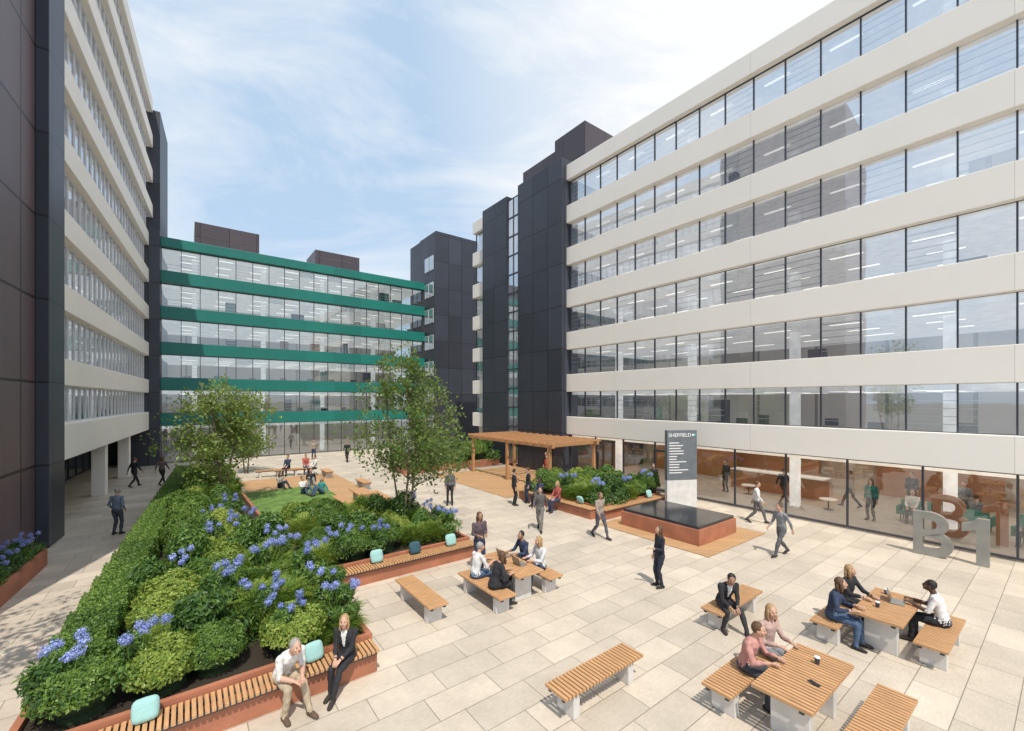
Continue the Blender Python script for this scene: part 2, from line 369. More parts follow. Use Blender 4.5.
person((-20.6,25.3,0),95,'walk',(.14,.10,.10),BK,'woman in brown coat walking beside the office','brown','light',vox=.018,longhair=True)
person((-.96,12.6,0),-60,'stand',(.10,.07,.08),NV,'woman in dark top standing behind the picnic table','brown','mid',longhair=True,hands=[(-.1,.25,1.1),(.12,.25,1.1)])
TH=[(-.14,.44,.80),(.14,.44,.80)]
T2=[(-.10,.40,.80),(.20,.36,.79)]
person(pw(5.90,9.35),37,'sit',WH,DN,'man in white shirt seated at the picnic table','grey','light',lean=12,hands=TH,short=True,look=(-15,-5))
person(pw(5.92,8.55),30,'sit',BK,BK,'woman in black jacket seated at the picnic table','brown','light',lean=20,hands=T2,longhair=True,look=(20,-5))
person(pw(7.62,9.45),217,'sit',NV,BK,'man in navy shirt seated facing a laptop','black','mid',lean=10,hands=TH,look=(10,-12))
person(pw(7.62,8.75),217,'sit',(.6,.6,.62),NV,'woman in pale top seated facing a laptop','blonde','light',lean=6,hands=T2,longhair=True,look=(-15,0))
person(pw(9.55,4.80),-88,'sit',BK,(.035,.035,.04),'man in black jacket seated leaning forward on bench','black','mid',inner=WH,lean=28,look=(-20,6),feet=[(-.24,.52,.08),(.16,.30,.08)],hands=[(-.04,.52,.60),(.08,.50,.58)])
person(pw(7.55,3.42),-52,'sit',PK,(.05,.055,.07),'man in pink shirt seated at the picnic table','brown','light',lean=16,hands=TH,vox=.011,look=(15,-4))
person(pw(8.35,3.42),-66,'sit',(.46,.32,.28),GY,'blonde person in rose top seated at the picnic table','blonde','light',lean=6,hands=T2,longhair=True,vox=.011,look=(-20,-4))
person(pw(10.75,3.12),-45,'sit',NV,DN,'woman in navy top seated at the picnic table','brown','light',lean=10,hands=T2,longhair=True,vox=.012,look=(10,-6))
person(pw(11.75,3.14),-70,'sit',BK,BK,'blonde woman in black coat seated at the picnic table','blonde','light',lean=4,hands=TH,longhair=True,look=(20,0))
person(pw(12.15,1.66),135,'sit',(.7,.68,.66),BK,'man in white shirt seated using a laptop','black','dark',lean=14,hands=TH,vox=.012,short=True,look=(0,-10))
gr='people resting on the lawn'
person((-9.9,22.4,.10),-120,'ground',(.05,.30,.28),DN,'woman in teal top sitting on the lawn','blonde','light',vox=.018,longhair=True,group=gr)
person((-10.9,22.5,.10),-30,'ground',WH,DN,'man in white shirt sitting on the lawn','brown','light',vox=.018,group=gr,lean=-12)
person((-11.7,25.0,.10),-60,'ground',BK,GY,'man in black top sitting on the lawn','brown','light',vox=.018,group=gr)
person((-12.9,23.9,.10),-20,'ground',(.45,.4,.35),NV,'woman in beige top sitting on the lawn','brown','light',vox=.018,group=gr,longhair=True)
gr='people around the far seating'
for i,(x,y,hh,ps,c,d,l) in enumerate(((-14.9,28.6,-90,'sit',NV,BK,'person in navy seated on timber block'),(-14.0,29.2,-60,'sit',(.4,.1,.08),DN,'person in red top seated on timber block'),
     (-13.0,28.4,-120,'sit',WH,BK,'person in white top seated on timber block'),(-13.3,34.7,-80,'walk',BK,BK,'person in black walking near the green banded office'),
     (-16.6,36.0,-60,'walk',(.3,.25,.2),NV,'person in tan coat walking near the green banded office'),(-2.95,20.5,-90,'stand',(.12,.12,.13),BK,'person in charcoal jacket standing by the tree planter'),
     (7.3,22.2,-110,'stand',BK,BK,'person in black standing by the glazed entrance'))):
    person((x,y,0),hh,ps,c,d,l,'brown','light',vox=.02,group=gr)
person(pw(13.35,14.2),217,'sit',(.35,.08,.07),NV,'woman in red top seated on the planter bench','blonde','light',vox=.018,longhair=True)
person(pw(13.35,15.4),217,'sit',NV,BK,'man in navy jumper seated on the planter bench','black','dark',vox=.018)
person(pw(17.2,19.2),217,'stand',(.5,.12,.08),BK,'man in red jumper standing under the pergola','brown','light',vox=.02)
person(pw(18.2,20.4),217,'stand',BK,BK,'man in black standing under the pergola','brown','light',vox=.02)
gi='people inside the ground floor'
def inside(u,v,h,ps,c,l,**k): p=W(u,v,.02); person((p.x,p.y,.02),h,ps,c,BK,l,'brown','light',vox=.02,group=gi,**k)
inside(22.6,5.2,200,'stand',(.01,.16,.13),'woman in green top standing inside the lobby',longhair=True)
inside(22.9,8.6,20,'walk',BK,'man in dark suit walking inside the lobby')
inside(23.6,4.1,217,'sit',WH,'person in white seated on a green chair')
inside(22.8,1.0,200,'sit',(.02,.2,.16),'person in green seated on a green chair')
inside(24.2,2.4,30,'sit',GY,'person in grey seated on a green chair')
inside(25,2.8,200,'stand',GY,'person in grey standing inside the lobby')
inside(24.4,-.2,150,'sit',(.4,.1,.08),'person in red seated on a green chair')
inside(26.3,4.6,200,'stand',NV,'person in navy standing inside the lobby')
inside(24.6,6.4,120,'walk',(.3,.25,.2),'person in tan walking inside the lobby')
inside(23.4,11.6,200,'stand',BK,'person in black standing inside the lobby')
inside(25.4,1.0,80,'stand',WH,'person in white standing inside the lobby')
# ------------------------------------------------------------------ ground
g=MB(); g.quad([(-500,-500,0),(500,-500,0),(500,500,0),(-500,500,0)],plain('far_ground',(.20,.20,.19),.9))
o=mobj('ground',g,loc=(0,0,-.012)); thing(o,'plain grey ground around the office campus','ground',kind='structure')
def paving():
    m,nt,b=nodes('stone_paving')
    tc=N(nt,'ShaderNodeTexCoord')
    br=N(nt,'ShaderNodeTexBrick'); br.offset=.37; br.inputs['Scale'].default_value=1
    br.inputs['Brick Width'].default_value=1.2; br.inputs['Row Height'].default_value=.6
    br.inputs['Mortar Size'].default_value=.008; br.inputs['Mortar Smooth'].default_value=.3; br.inputs['Bias'].default_value=0
    br.inputs['Color1'].default_value=(.61,.53,.435,1); br.inputs['Color2'].default_value=(.48,.42,.345,1); br.inputs['Mortar'].default_value=(.24,.20,.155,1)
    nt.links.new(tc.outputs['Object'],br.inputs['Vector'])
    n1=N(nt,'ShaderNodeTexNoise'); n1.inputs['Scale'].default_value=.9; n1.inputs['Detail'].default_value=9; n1.inputs['Roughness'].default_value=.65; nt.links.new(tc.outputs['Object'],n1.inputs['Vector'])
    mp=N(nt,'ShaderNodeMapping'); mp.inputs['Scale'].default_value=(9,28,1); nt.links.new(tc.outputs['Object'],mp.inputs[0])
    n2=N(nt,'ShaderNodeTexNoise'); n2.inputs['Scale'].default_value=1; n2.inputs['Detail'].default_value=5; nt.links.new(mp.outputs[0],n2.inputs['Vector'])
    a=N(nt,'ShaderNodeMapRange'); a.inputs['From Min'].default_value=.3; a.inputs['From Max'].default_value=.7; a.inputs['To Min'].default_value=.84; a.inputs['To Max'].default_value=1.10; nt.links.new(n1.outputs['Fac'],a.inputs['Value'])
    c=N(nt,'ShaderNodeMapRange'); c.inputs['To Min'].default_value=.82; c.inputs['To Max'].default_value=1.18; nt.links.new(n2.outputs['Fac'],c.inputs['Value'])
    mu=N(nt,'ShaderNodeMath',operation='MULTIPLY'); nt.links.new(a.outputs[0],mu.inputs[0]); nt.links.new(c.outputs[0],mu.inputs[1])
    hs=N(nt,'ShaderNodeHueSaturation'); nt.links.new(br.outputs['Color'],hs.inputs['Color']); nt.links.new(mu.outputs[0],hs.inputs['Value'])
    nt.links.new(hs.outputs['Color'],b.inputs['Base Color']); b.inputs['Roughness'].default_value=.5
    bp=N(nt,'ShaderNodeBump'); bp.inputs['Strength'].default_value=.3; bp.inputs['Distance'].default_value=.01; bp.invert=True
    nt.links.new(br.outputs['Fac'],bp.inputs['Height']); nt.links.new(bp.outputs['Normal'],b.inputs['Normal'])
    return m
g=MB(); g.quad([(-25,-15,0),(40,-15,0),(40,60,0),(-25,60,0)],paving())
o=mobj('pavement',g,loc=(0,0,0),rz=TU); thing(o,'pale beige stone slab paving of the courtyard','pavement',kind='structure')
def sheet(name,label,cat,u0,u1,v0,v1,z,mat,th=.03):
    g=MB(); g.box(0,u1-u0,0,v1-v0,0,th,mat); o=mobj(name,g,loc=W(u0,v0,z),rz=TU); return thing(o,label,cat,kind='structure')
sheet('deck','orange timber deck around the black topped plinth','deck',13.2,17.3,7.1,11.7,.004,M_deck,.012)
sheet('deck','orange timber deck beneath the pergola','deck',13.0,19.9,17.6,26,.004,M_deck,.012)
sheet('path','warm timber boards around the lawn','path',2.6,8.0,18.4,31,.004,M_deck,.014)
# ------------------------------------------------------------------ buildings
def win_mesh(mb,x,z,w,h,glassm,framem,var,fr=.045,dp=.10,y=0):
    mb.box(x,x+fr,y-dp/2,y+dp/2,z,z+h,framem)
    mb.box(x+fr,x+w,y-dp/2,y+dp/2,z,z+fr,framem); mb.box(x+fr,x+w,y-dp/2,y+dp/2,z+h-fr,z+h,framem)
    mb.quad([(x+fr,y,z+fr),(x+w,y,z+fr),(x+w,y,z+h-fr),(x+fr,y,z+h-fr)],glassm)
    if var in(1,2,4):
        n={1:4,2:11,4:2}[var]
        for i in range(n):
            zz=z+h-.13-i*.13; mb.box(x+fr+.02,x+w-.02,y+.10,y+.125,zz,zz+.05,M_blind)
    if var==5:
        mb.box(x+fr+.02,x+w-.02,y+.09,y+.10,z+h*.12,z+h-.05,M_blind)
    if var==3:
        for zz in (.35,.62): mb.box(x+fr,x+w,y+.08,y+.10,z+zz,z+zz+.03,M_framel)
    if var==6:
        for i in range(5): zz=z+.28+i*.27; mb.box(x+fr,x+w,y+.06,y+.08,zz,zz+.022,M_framel)
def windows(parent,cells,w,h,glassm,framem,camkey,name='window',limit=100,nv=(0,0,1,2,3,3,4),y=0,fr=.045):
    cells=sorted(cells,key=camkey); rest=cells[limit:]
    ms={}
    for x,z in cells[:limit]:
        var=random.choice(nv)
        if var not in ms:
            mb=MB(); win_mesh(mb,0,0,w,h,glassm,framem,var,fr=fr,y=0); ms[var]=mb.mesh(name)
        o=bpy.data.objects.new(name,ms[var]); o.parent=parent; o.location=(x,y,z); COL.objects.link(o)
    if rest:
        mb=MB()
        for x,z in rest: win_mesh(mb,x,z,w,h,glassm,framem,random.choice(nv),fr=fr,y=y)
        o=mobj(name,mb,parent); o['kind']='stuff'
def interior(parent,x0,x1,levels,depth,ztop,warm=False):
    for i,z in enumerate(levels):
        zt=levels[i+1] if i+1<len(levels) else ztop
        mb=MB(); mb.box(x0+.05,x1-.05,.12,depth,z-.16,z+(.02 if z==0 else 0),M_floor); mobj('floor_slab',mb,parent)
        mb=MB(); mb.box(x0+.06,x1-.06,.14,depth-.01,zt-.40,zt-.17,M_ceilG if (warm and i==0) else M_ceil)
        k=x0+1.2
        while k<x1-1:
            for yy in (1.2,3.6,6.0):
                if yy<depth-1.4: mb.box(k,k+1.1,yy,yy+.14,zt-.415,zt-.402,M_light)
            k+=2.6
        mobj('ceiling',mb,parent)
        mb=MB(); mb.box(x0+.05,x1-.05,depth,depth+.2,z+.022,zt-.17,M_warm if (warm and i==0) else M_iwall); mobj('interior_wall',mb,parent)
    mb=MB()
    for i,z in enumerate(levels):
        k=x0+2
        while k<x1-.6:
            mb.box(k,k+.35,2.2,2.55,z+.022,(levels[i+1] if i+1<len(levels) else ztop)-.41,M_ceil); k+=5.16
    mobj('interior_column',mb,parent)['kind']='stuff'
    mb=MB()
    for i,z in enumerate(levels[1:]):
        k=x0+1
        while k<x1-2:
            yy=random.uniform(.6,depth-2.2); c=random.choice([M_frame,M_lining,M_beam,M_stone,M_frame])
            mb.box(k,k+1.4,yy,yy+.7,z+.70,z+.74,c); mb.box(k+.1,k+.15,yy,yy+.6,z+.002,z+.7,M_frame); mb.box(k+1.2,k+1.25,yy,yy+.6,z+.002,z+.7,M_frame)
            mb.box(k+.4,k+.95,yy+.3,yy+.34,z+.8,z+1.15,M_frame)
            if random.random()<.5: mb.box(k+1.6,k+random.uniform(1.9,2.8),yy,yy+.4,z+.002,z+random.uniform(1.2,2.1),random.choice([M_frame,M_iwall,M_green,M_lining,M_plum]))
            k+=random.uniform(1.5,2.9)
    o=mobj('office_furniture',mb,parent); o['kind']='stuff'
def band(parent,x0,x1,z0,z1,y0,y1,mat,name='facade_band',bev=.02):
    mb=MB(); mb.box(x0,x1,y0,y1,z0,z1,mat); return mobj(name,mb,parent,bevel=bev)
RZ=math.degrees(math.atan2(-CU,SU))
RB=empty('office_building','long six storey office with cream bands and continuous glazing','building',W(20.48,32.33),RZ)
LEN=38.5
levels=[0]+[2.95+2.8*k for k in range(6)]
for k in range(6):
    z=2.74+2.8*k
    for a,b in ((0,2.2),(11.74,LEN)): band(RB,a,b,z,z+1.16,-.34,.11,M_cream)
for a,b in ((0,2.2),(11.74,LEN)):
    band(RB,a,b,19.6,20.6,-.34,.11,M_cream,'roof_fascia')
    band(RB,a-.0,b,20.2,20.5,.112,12,M_stone,'roof')
def rkey(c): x=c[0]; return (x>33.5, x<3, abs(33-x))
cells=[]
for k in range(6):
    z=3.88+2.8*k
    x=11.8
    while x<LEN-1.3: cells.append((x,z)); x+=1.29
    cells.append((.1,z))
top=[c for c in cells if c[1]>12]; oth=[c for c in cells if c[1]<12]
windows(RB,oth,1.29,1.70,M_glassR,M_frame,rkey,limit=55,nv=(0,0,0,6,6,3))
windows(RB,top,1.29,1.75,M_glassC,M_frame,rkey,limit=45,nv=(0,6,6,0),name='upper_window')
cells=[]; x=11.8
while x<LEN-2.5: cells.append((x,.06)); x+=2.15
windows(RB,cells,2.15,2.68,M_glassG,M_frame,rkey,'shopfront',nv=(0,),fr=.06,y=.02)
interior(RB,11.75,LEN,levels,9,20.2,warm=True)
mb=MB(); mb.box(0,LEN,9.3,12,0,20.1,M_cream); mobj('rear_wall',mb,RB)
mb=MB(); mb.box(LEN,LEN+.25,-.3,9.2,0,20.4,M_cream); mobj('end_wall',mb,RB)
mb=MB(); mb.box(.05,2.1,.3,9.2,0,20.1,M_iwall); mobj('rear_wall',mb,RB)
mb=MB()
for x in (18.26,19.33): 
    mb.box(x,x+.07,-.10,-.04,.05,2.3,M_frame); mb.box(x+.93,x+1.0,-.10,-.04,.05,2.3,M_frame); mb.box(x+.07,x+.93,-.10,-.04,2.2,2.3,M_frame); mb.box(x+.07,x+.93,-.10,-.04,.05,.2,M_frame)
    mb.box(x+.80,x+.84,-.16,-.11,.8,1.5,M_steel)
mobj('door',mb,RB)
ST=empty('stair_tower','tall navy panelled stair tower with a glazed slot and roof plant','building',W(20.48,32.33),RZ)
mb=MB(); mb.box(2.2,5.6,-.75,8,0,20.75,M_navy); mb.box(7.0,11.74,-.75,8,0,21.0,M_navy); mb.box(5.6,7.0,.6,8,0,20.6,M_navy); mobj('wall',mb,ST,bevel=.02)
mb=MB()
for k in range(14): 
    win_mesh(mb,5.62,.1+k*1.45,.68,1.45,M_glassC,M_frame,5,y=-.62); win_mesh(mb,6.3,.1+k*1.45,.68,1.45,M_glassC,M_frame,5,y=-.62)
mobj('window',mb,ST)
mb=MB(); mb.box(4.2,8.19,2.0,5.6,20.76,24.0,M_plum); mobj('plant_room',mb,ST)
mb=MB(); mb.box(8.2,11.3,1.9,5.3,21.01,24.7,M_plum); mobj('plant_room',mb,ST)
TB=empty('office_building','five storey office with teal bands and clear glazing','building',W(-1.6,43.6),TU)
TL=22.35
for k in range(6):
    z=3.0+2.8*k
    band(TB,0,TL,z,z+.95 if k<5 else z+.75,-.45,.11,M_teal)
cells=[(x*1.24+.02,3.95+2.8*k) for k in range(5) for x in range(18)]
windows(TB,cells,1.24,1.85,M_glassT,M_frame,lambda c:c[0],nv=(0,0,3,1,3,6),fr=.045)
windows(TB,[(x*1.24+.02,.05) for x in range(18)],1.24,2.95,M_glassT,M_frame,lambda c:c[0],'shopfront',nv=(0,),fr=.05)
interior(TB,0,TL,[0]+[3.12+2.8*k for k in range(5)],8,17.4)
mb=MB(); mb.box(0,TL,.12,9,17.3,17.55,M_stone); mobj('roof',mb,TB)
mb=MB(); mb.box(0,TL,8.3,9,0,17.25,M_cream); mobj('rear_wall',mb,TB)
mb=MB(); mb.box(2.2,7.2,4,8,17.56,20.9,M_plum); mobj('plant_room',mb,TB)
mb=MB(); mb.box(12.0,16.4,3,7,17.56,20.2,M_plum); mobj('plant_room',mb,TB)
mb=MB(); mb.box(-2.2,-.01,-.9,3,0,18.2,M_navy); mobj('end_wall',mb,TB)
DT=empty('stair_tower','dark navy corner tower with small stacked windows','building',W(20.8,40.8),TU)
mb=MB(); mb.box(.02,8,0,6.3,0,22.6,M_navy); mobj('wall',mb,DT,bevel=.02)
mb=MB(); mb.box(.6,6,1,5,22.6,23.2,M_navy); mobj('parapet',mb,DT)
for k in range(7):
    mb=MB()
    for j in range(2):
        y0=.35+j*1.1
        mb.box(-.05,-.0,y0,y0+.9,0,1.5,M_framel); mb.quad([(-.055,y0+.9-.05,.05),(-.055,y0+.05,.05),(-.055,y0+.05,1.45),(-.055,y0+.9-.05,1.45)],M_glassC)
    mobj('window',mb,DT,loc=(0,0,2.0+k*2.8))
LD=math.degrees(math.atan2(.836,-.5485))
LBP=Vector((-17.67,17.0,0))
LB=empty('office_building','nine storey office with cream bands over an open undercroft','building',LBP,LD)
LL=20.6; X0=-1.55
for k in range(10):
    z=2.75+2.8*k
    band(LB,X0,LL,z,z+1.0 if k else z+1.35,-.30,.11,M_cream)
cells=[(X0+.02+x*.86,3.75+2.8*k+(.35 if k==0 else 0)) for k in range(9) for x in range(25)]
c0=[c for c in cells if c[1]<4.3]; c1=[c for c in cells if c[1]>=4.3]
windows(LB,c0,.86,1.45,M_glassL,M_framel,lambda c:c[0],limit=25,nv=(0,0,1,4),fr=.06,name='low_window')
windows(LB,c1,.86,1.8,M_glassL,M_framel,lambda c:(c[1]>26,c[0]),limit=75,nv=(0,0,1,4),fr=.06)
interior(LB,X0,LL,[2.9+2.8*k for k in range(9)],6,28)
mb=MB(); mb.box(X0,LL,.12,9,28.4,28.7,M_stone); mobj('roof',mb,LB)
mb=MB(); mb.box(X0,LL,6.3,9,0,28.3,M_cream); mobj('rear_wall',mb,LB)
mb=MB(); mb.box(X0,LL,3.1,6.2,0,2.70,M_iwall)
mobj('undercroft_wall',mb,LB)
windows(LB,[(.1+x*1.7,.05) for x in range(12)],1.7,2.6,M_glassL,M_frame,lambda c:c[0],'shopfront',nv=(0,),y=3.0)
for x in (-.9,6.6,12.9,19.6):
    mb=MB(); mb.box(x,x+.55,.0,.55,0,2.74,M_cream); mobj('column',mb,LB,bevel=.02)
LT=empty('service_tower','tall plum and navy panelled tower at the courtyard edge','building',LBP,LD)
mb=MB(); mb.box(-12,-3.22,-.02,8,0,31,M_plumb); mobj('wall',mb,LT,bevel=.02)
mb=MB(); mb.box(-3.2,-1.57,-.35,8,0,31,M_navy); mobj('wall',mb,LT,bevel=.02)
FT=empty('service_tower','dark navy tower at the far end of the banded office','building',LBP,LD)
mb=MB(); mb.box(LL+.01,LL+5,-.75,8,0,28.2,M_navy); mobj('wall',mb,FT)
# ------------------------------------------------------------------ timber furniture
def slat_top(mb,L,Wd,z,th=.05):
    n=int(L/.078); p=L/n
    for i in range(n): mb.box(-L/2+i*p+.012,-L/2+(i+1)*p-.012,-Wd/2,Wd/2,z-th,z,M_wood)
    for y in(-Wd*.32,Wd*.32): mb.box(-L/2+.03,L/2-.03,y-.03,y+.03,z-th-.05,z-th-.002,M_frame)
def make_bench(loc,rz,L,label,group,name='bench'):
    e=empty(name,label,'bench',loc,rz,group)
    mb=MB(); slat_top(mb,L,.48,.45); mobj('seat',mb,e,bevel=.004)
    for x in(-L/2+.3,L/2-.3):
        mb=MB(); mb.box(x-.07,x+.07,-.19,.19,.0,.348,M_stone); mobj('leg',mb,e,bevel=.01)
    return e
def make_table(loc,rz,L,label):
    e=empty('picnic_table',label,'table',loc,rz,'timber picnic tables')
    mb=MB(); slat_top(mb,L,.80,.75,.055); mobj('table_top',mb,e,bevel=.004)
    for x in(-L/2+.4,L/2-.4):
        mb=MB(); mb.box(x-.07,x+.07,-.26,.26,0,.64,M_stone); mobj('leg',mb,e,bevel=.01)
    return e
gb='slatted timber benches'
b0=make_bench(W(5.56,4.95),TU,1.95,'slatted timber bench with pale block legs, empty',gb)
copy_thing(b0,W(4.47,9.54),TU+90)
copy_thing(b0,W(10.0,4.8),TU,'slatted timber bench with a man sitting on it')
t0=make_table(W(6.75,9.0),TU+90,1.8,'slatted timber picnic table with laptops and four people')
copy_thing(t0,W(7.65,2.58),TU,'slatted timber picnic table beside two seated people')
copy_thing(t0,W(11.6,2.4),TU,'slatted timber picnic table with an open laptop')
for u,v,r,l in ((5.95,8.95,90,'slatted bench beside the shared picnic table'),(7.6,9.1,90,'slatted bench beside the shared picnic table'),
   (7.6,3.45,0,'slatted bench with two people beside the picnic table'),(7.9,1.72,0,'empty slatted bench beside the picnic table'),
   (11.3,3.15,0,'slatted bench with two women beside the picnic table'),(11.9,1.66,0,'slatted bench with a man beside the picnic table')):
    copy_thing(b0,W(u,v),TU+r,l)
copy_thing(t0,W(6.6,20.5),TU+90,'slatted timber table on the boards beside the lawn',(.9,.9,.95))
copy_thing(b0,W(5.75+.0,20.5),TU+90,'slatted timber bench on the boards beside the lawn')
copy_thing(b0,W(7.45,20.5),TU+90,'slatted timber bench on the boards beside the lawn')
def laptop(u,v,z,rz):
    mb=MB(); mb.box(-.16,.16,-.11,.11,0,.015,M_steel); 
    e=mobj('laptop',mb,loc=W(u,v,z),rz=rz); thing(e,'open silver laptop on the slatted table top','laptop','laptops')
    mb=MB(); mb.quad([(-.16,.11,.016),(.16,.11,.016),(.16,.18,.22),(-.16,.18,.22)],M_steel); mb.quad([(-.15,.106,.03),(.15,.106,.03),(.15,.171,.21),(-.15,.171,.21)],M_black)
    mobj('screen',mb,e)
laptop(6.9,9.45,.752,217-90); laptop(6.9,8.75,.752,217-90); laptop(11.9,2.3,.752,135-90)
def cup(u,v,z=.752):
    mb=MB(); mb.tube([(0,0,0),(0,0,.10)],[.03,.042],M_frame,12); mb.tube([(0,0,.101),(0,0,.115)],[.043,.04],M_white,12); thing(mobj('cup',mb,loc=W(u,v,z),smooth=False),'dark takeaway coffee cup on the table','cup','coffee cups')
for c in ((6.6,9.0),(8.1,2.55),(11.3,2.5),(12.2,2.55)): cup(*c)
mb=MB(); mb.box(-.04,.04,-.08,.08,0,.01,M_black); thing(mobj('phone',mb,loc=W(7.5,2.4,.752),rz=20),'black smartphone lying on the table','phone')
# ------------------------------------------------------------------ planters
def poly_planter(label,pts,h,origin=None,wt=.10):
    c=sum((W(*p) for p in pts),Vector())/len(pts)
    e=empty('planter',label,'planter',(c.x,c.y,0))
    P=[W(*p)-c for p in pts]; n=len(P)
    inn=[]
    for i in range(n):
        a=P[i-1];b=P[i];d=P[(i+1)%n]
        e1=(b-a).normalized(); e2=(d-b).normalized(); n1=Vector((-e1.y,e1.x,0)); n2=Vector((-e2.y,e2.x,0))
        k=(n1+n2); k=k/(1+n1.dot(n2)); inn.append(b+k*wt)
    mb=MB(); Z=Vector((0,0,h))
    for i in range(n):
        j=(i+1)%n
        mb.quad([P[i],P[j],P[j]+Z,P[i]+Z],M_terra); mb.quad([P[i]+Z,P[j]+Z,inn[j]+Z,inn[i]+Z],M_terra); mb.quad([inn[j]+Z*.5,inn[i]+Z*.5,inn[i]+Z,inn[j]+Z],M_terra)
    mobj('wall',mb,e)
    mb=MB(); mb.quad([q+Z*.82 for q in inn],M_soil); mobj('soil',mb,e)
    return e
poly_planter('long terracotta edged raised planter full of shrubs',[(-1.95,8.2),(2.85,8.2),(2.85,12.05),(7.4,12.05),(7.4,17.2),(2.4,17.2),(2.0,33),(-.5,33)],.52)
poly_planter('terracotta planter with shrubs beside the pergola',[(13.9,12.3),(18.4,12.3),(18.4,17.2),(13.9,17.2)],.5)
poly_planter('terracotta planter with shrubs behind the pergola',[(11.6,27.2),(19.4,27.2),(19.4,30),(11.6,30)],.5)
lp=empty('planter','low terracotta planter with blue flowers by the tower','planter',LBP,LD)
mb=MB(); mb.box(-13,-5.3,-.83,-.75,0,.5,M_terra); mb.box(-5.38,-5.3,-.749,-.03,0,.5,M_terra); mobj('wall',mb,lp)
mb=MB(); mb.box(-13,-5.39,-.745,-.03,0,.42,M_soil); mobj('soil',mb,lp)
def fixed_bench(u,v,rz,L,label):
    e=empty('bench',label,'bench',W(u,v),rz,'slatted benches fixed to planters')
    mb=MB(); slat_top(mb,L,.46,.45); mobj('seat',mb,e,bevel=.004)
    mb=MB(); mb.box(-L/2+.02,L/2-.02,-.12,.17,0,.348,M_terra); mobj('base',mb,e)
fixed_bench(.45,7.94,TU,4.75,'long slatted timber bench fixed along the planter')
fixed_bench(5.2,11.79,TU,4.4,'slatted timber bench along the tree planter')
fixed_bench(13.63,14.75,TU+90,4.9,'slatted timber bench along the pergola planter')
fixed_bench(16.1,12.03,TU,4.6,'slatted timber bench facing the plinth')
e=empty('lawn_platform','patch of lawn with a low timber edge','lawn',W(2.3,19.6),TU)
mb=MB(); mb.prism([(0,0)],0,0,M_grass) if False else None
pts=[(.1,.9),(1.0,.1),(2.6,.1),(3.9,2.6),(3.9,7.0),(.1,7.0)]
mb.quad([(x,y,.10) for x,y in pts],M_grass)
for i in range(6):
    a=pts[i];b=pts[(i+1)%6]; mb.quad([(a[0],a[1],0),(b[0],b[1],0),(b[0],b[1],.10),(a[0],a[1],.10)],M_beam)
mobj('grass',mb,e)
sb=None
for u,v in ((5.3,31.6),(6.3,31.4),(4.3,31.9),(7.3,29.6),(8.0,24.5)):
    if sb is None: sb=make_bench(W(u,v),TU,1.6,'slatted timber seat near the lawn',gb)
    else: copy_thing(sb,W(u,v),TU+random.choice([0,90]))
e=empty('plinth','terracotta plinth with a glossy black top','plinth',W(13.9,7.8),TU)
mb=MB(); mb.box(0,2.6,0,3.3,.016,.56,M_terra); mobj('base',mb,e,bevel=.01)
mb=MB(); mb.box(.06,2.54,.06,3.24,.562,.66,M_black); mobj('table_top',mb,e,bevel=.01)
def text_mesh(s,size,ext,mat):
    c=bpy.data.curves.new('txt','FONT'); c.body=s; c.size=size; c.extrude=ext; c.align_x='LEFT'
    o=bpy.data.objects.new('txt',c); COL.objects.link(o); me=bpy.data.meshes.new_from_object(o.evaluated_get(bpy.context.evaluated_depsgraph_get()))
    bpy.data.objects.remove(o); me.materials.clear(); me.materials.append(mat)
    xs=[v.co.x for v in me.vertices]; ys=[v.co.y for v in me.vertices]
    for v in me.vertices: v.co.x-=min(xs); v.co.y-=min(ys)
    return me
e=empty('sign_totem','tall slate grey directory totem with white lettering','sign',(7.13,19.75,0),10)
mb=MB(); mb.box(0,1.5,0,.22,1.30,3.6,plain('totem_slate',(.14,.16,.18),.4)); mobj('panel',mb,e,bevel=.01)
mb=MB(); mb.box(.0,1.5,.0,.22,0,1.298,plain('totem_pale',(.62,.62,.61),.5)); mobj('base',mb,e,bevel=.01)
me=text_mesh('SHEFFIELD',.20,.004,M_white); wx=max(v.co.x for v in me.vertices); o=mobj('lettering',me,e); o.rotation_euler=(rad(90),0,0); o.location=(.08,-.006,3.30); o.scale=(1.12/wx,1.15,1)
mb=MB()
for i,c in enumerate(((.85,.85,.85),(.1,.5,.5))):
    mb.prism([(1.29+i*.09+.045*math.cos(t*math.pi/4),3.38+.055*math.sin(t*math.pi/4)) for t in range(8)],-.012,-.003,M_white if i==0 else plain('logo_teal',c,.5))
random.seed(3)
for i in range(12):
    z=3.0-i*.125; mb.box(.10,.10+random.uniform(.35,.95),-.010,-.003,z,z+.04,M_white)
mobj('directory_lines',mb,e)
def num1(h,t,mat):
    mb=MB(); w=.27*h/1.4; s=.30*h/1.4
    mb.prism([(s,0),(s+w,0),(s+w,h),(s+.02,h),(s-.10,h-.14),(0,h-.22),(0,h-.46),(s,h-.36)],-t/2,t/2,mat); return mb.mesh('numeral')
def letter(me,x,y,mat,label,group,h,nm='letter_sign'):
    o=bpy.data.objects.new(nm,me); o.rotation_euler=(0,0,math.atan2(-CU,SU)); o.location=(x,y,.0 if mat is M_steel else .025); link(o); thing(o,label,'sign',group)
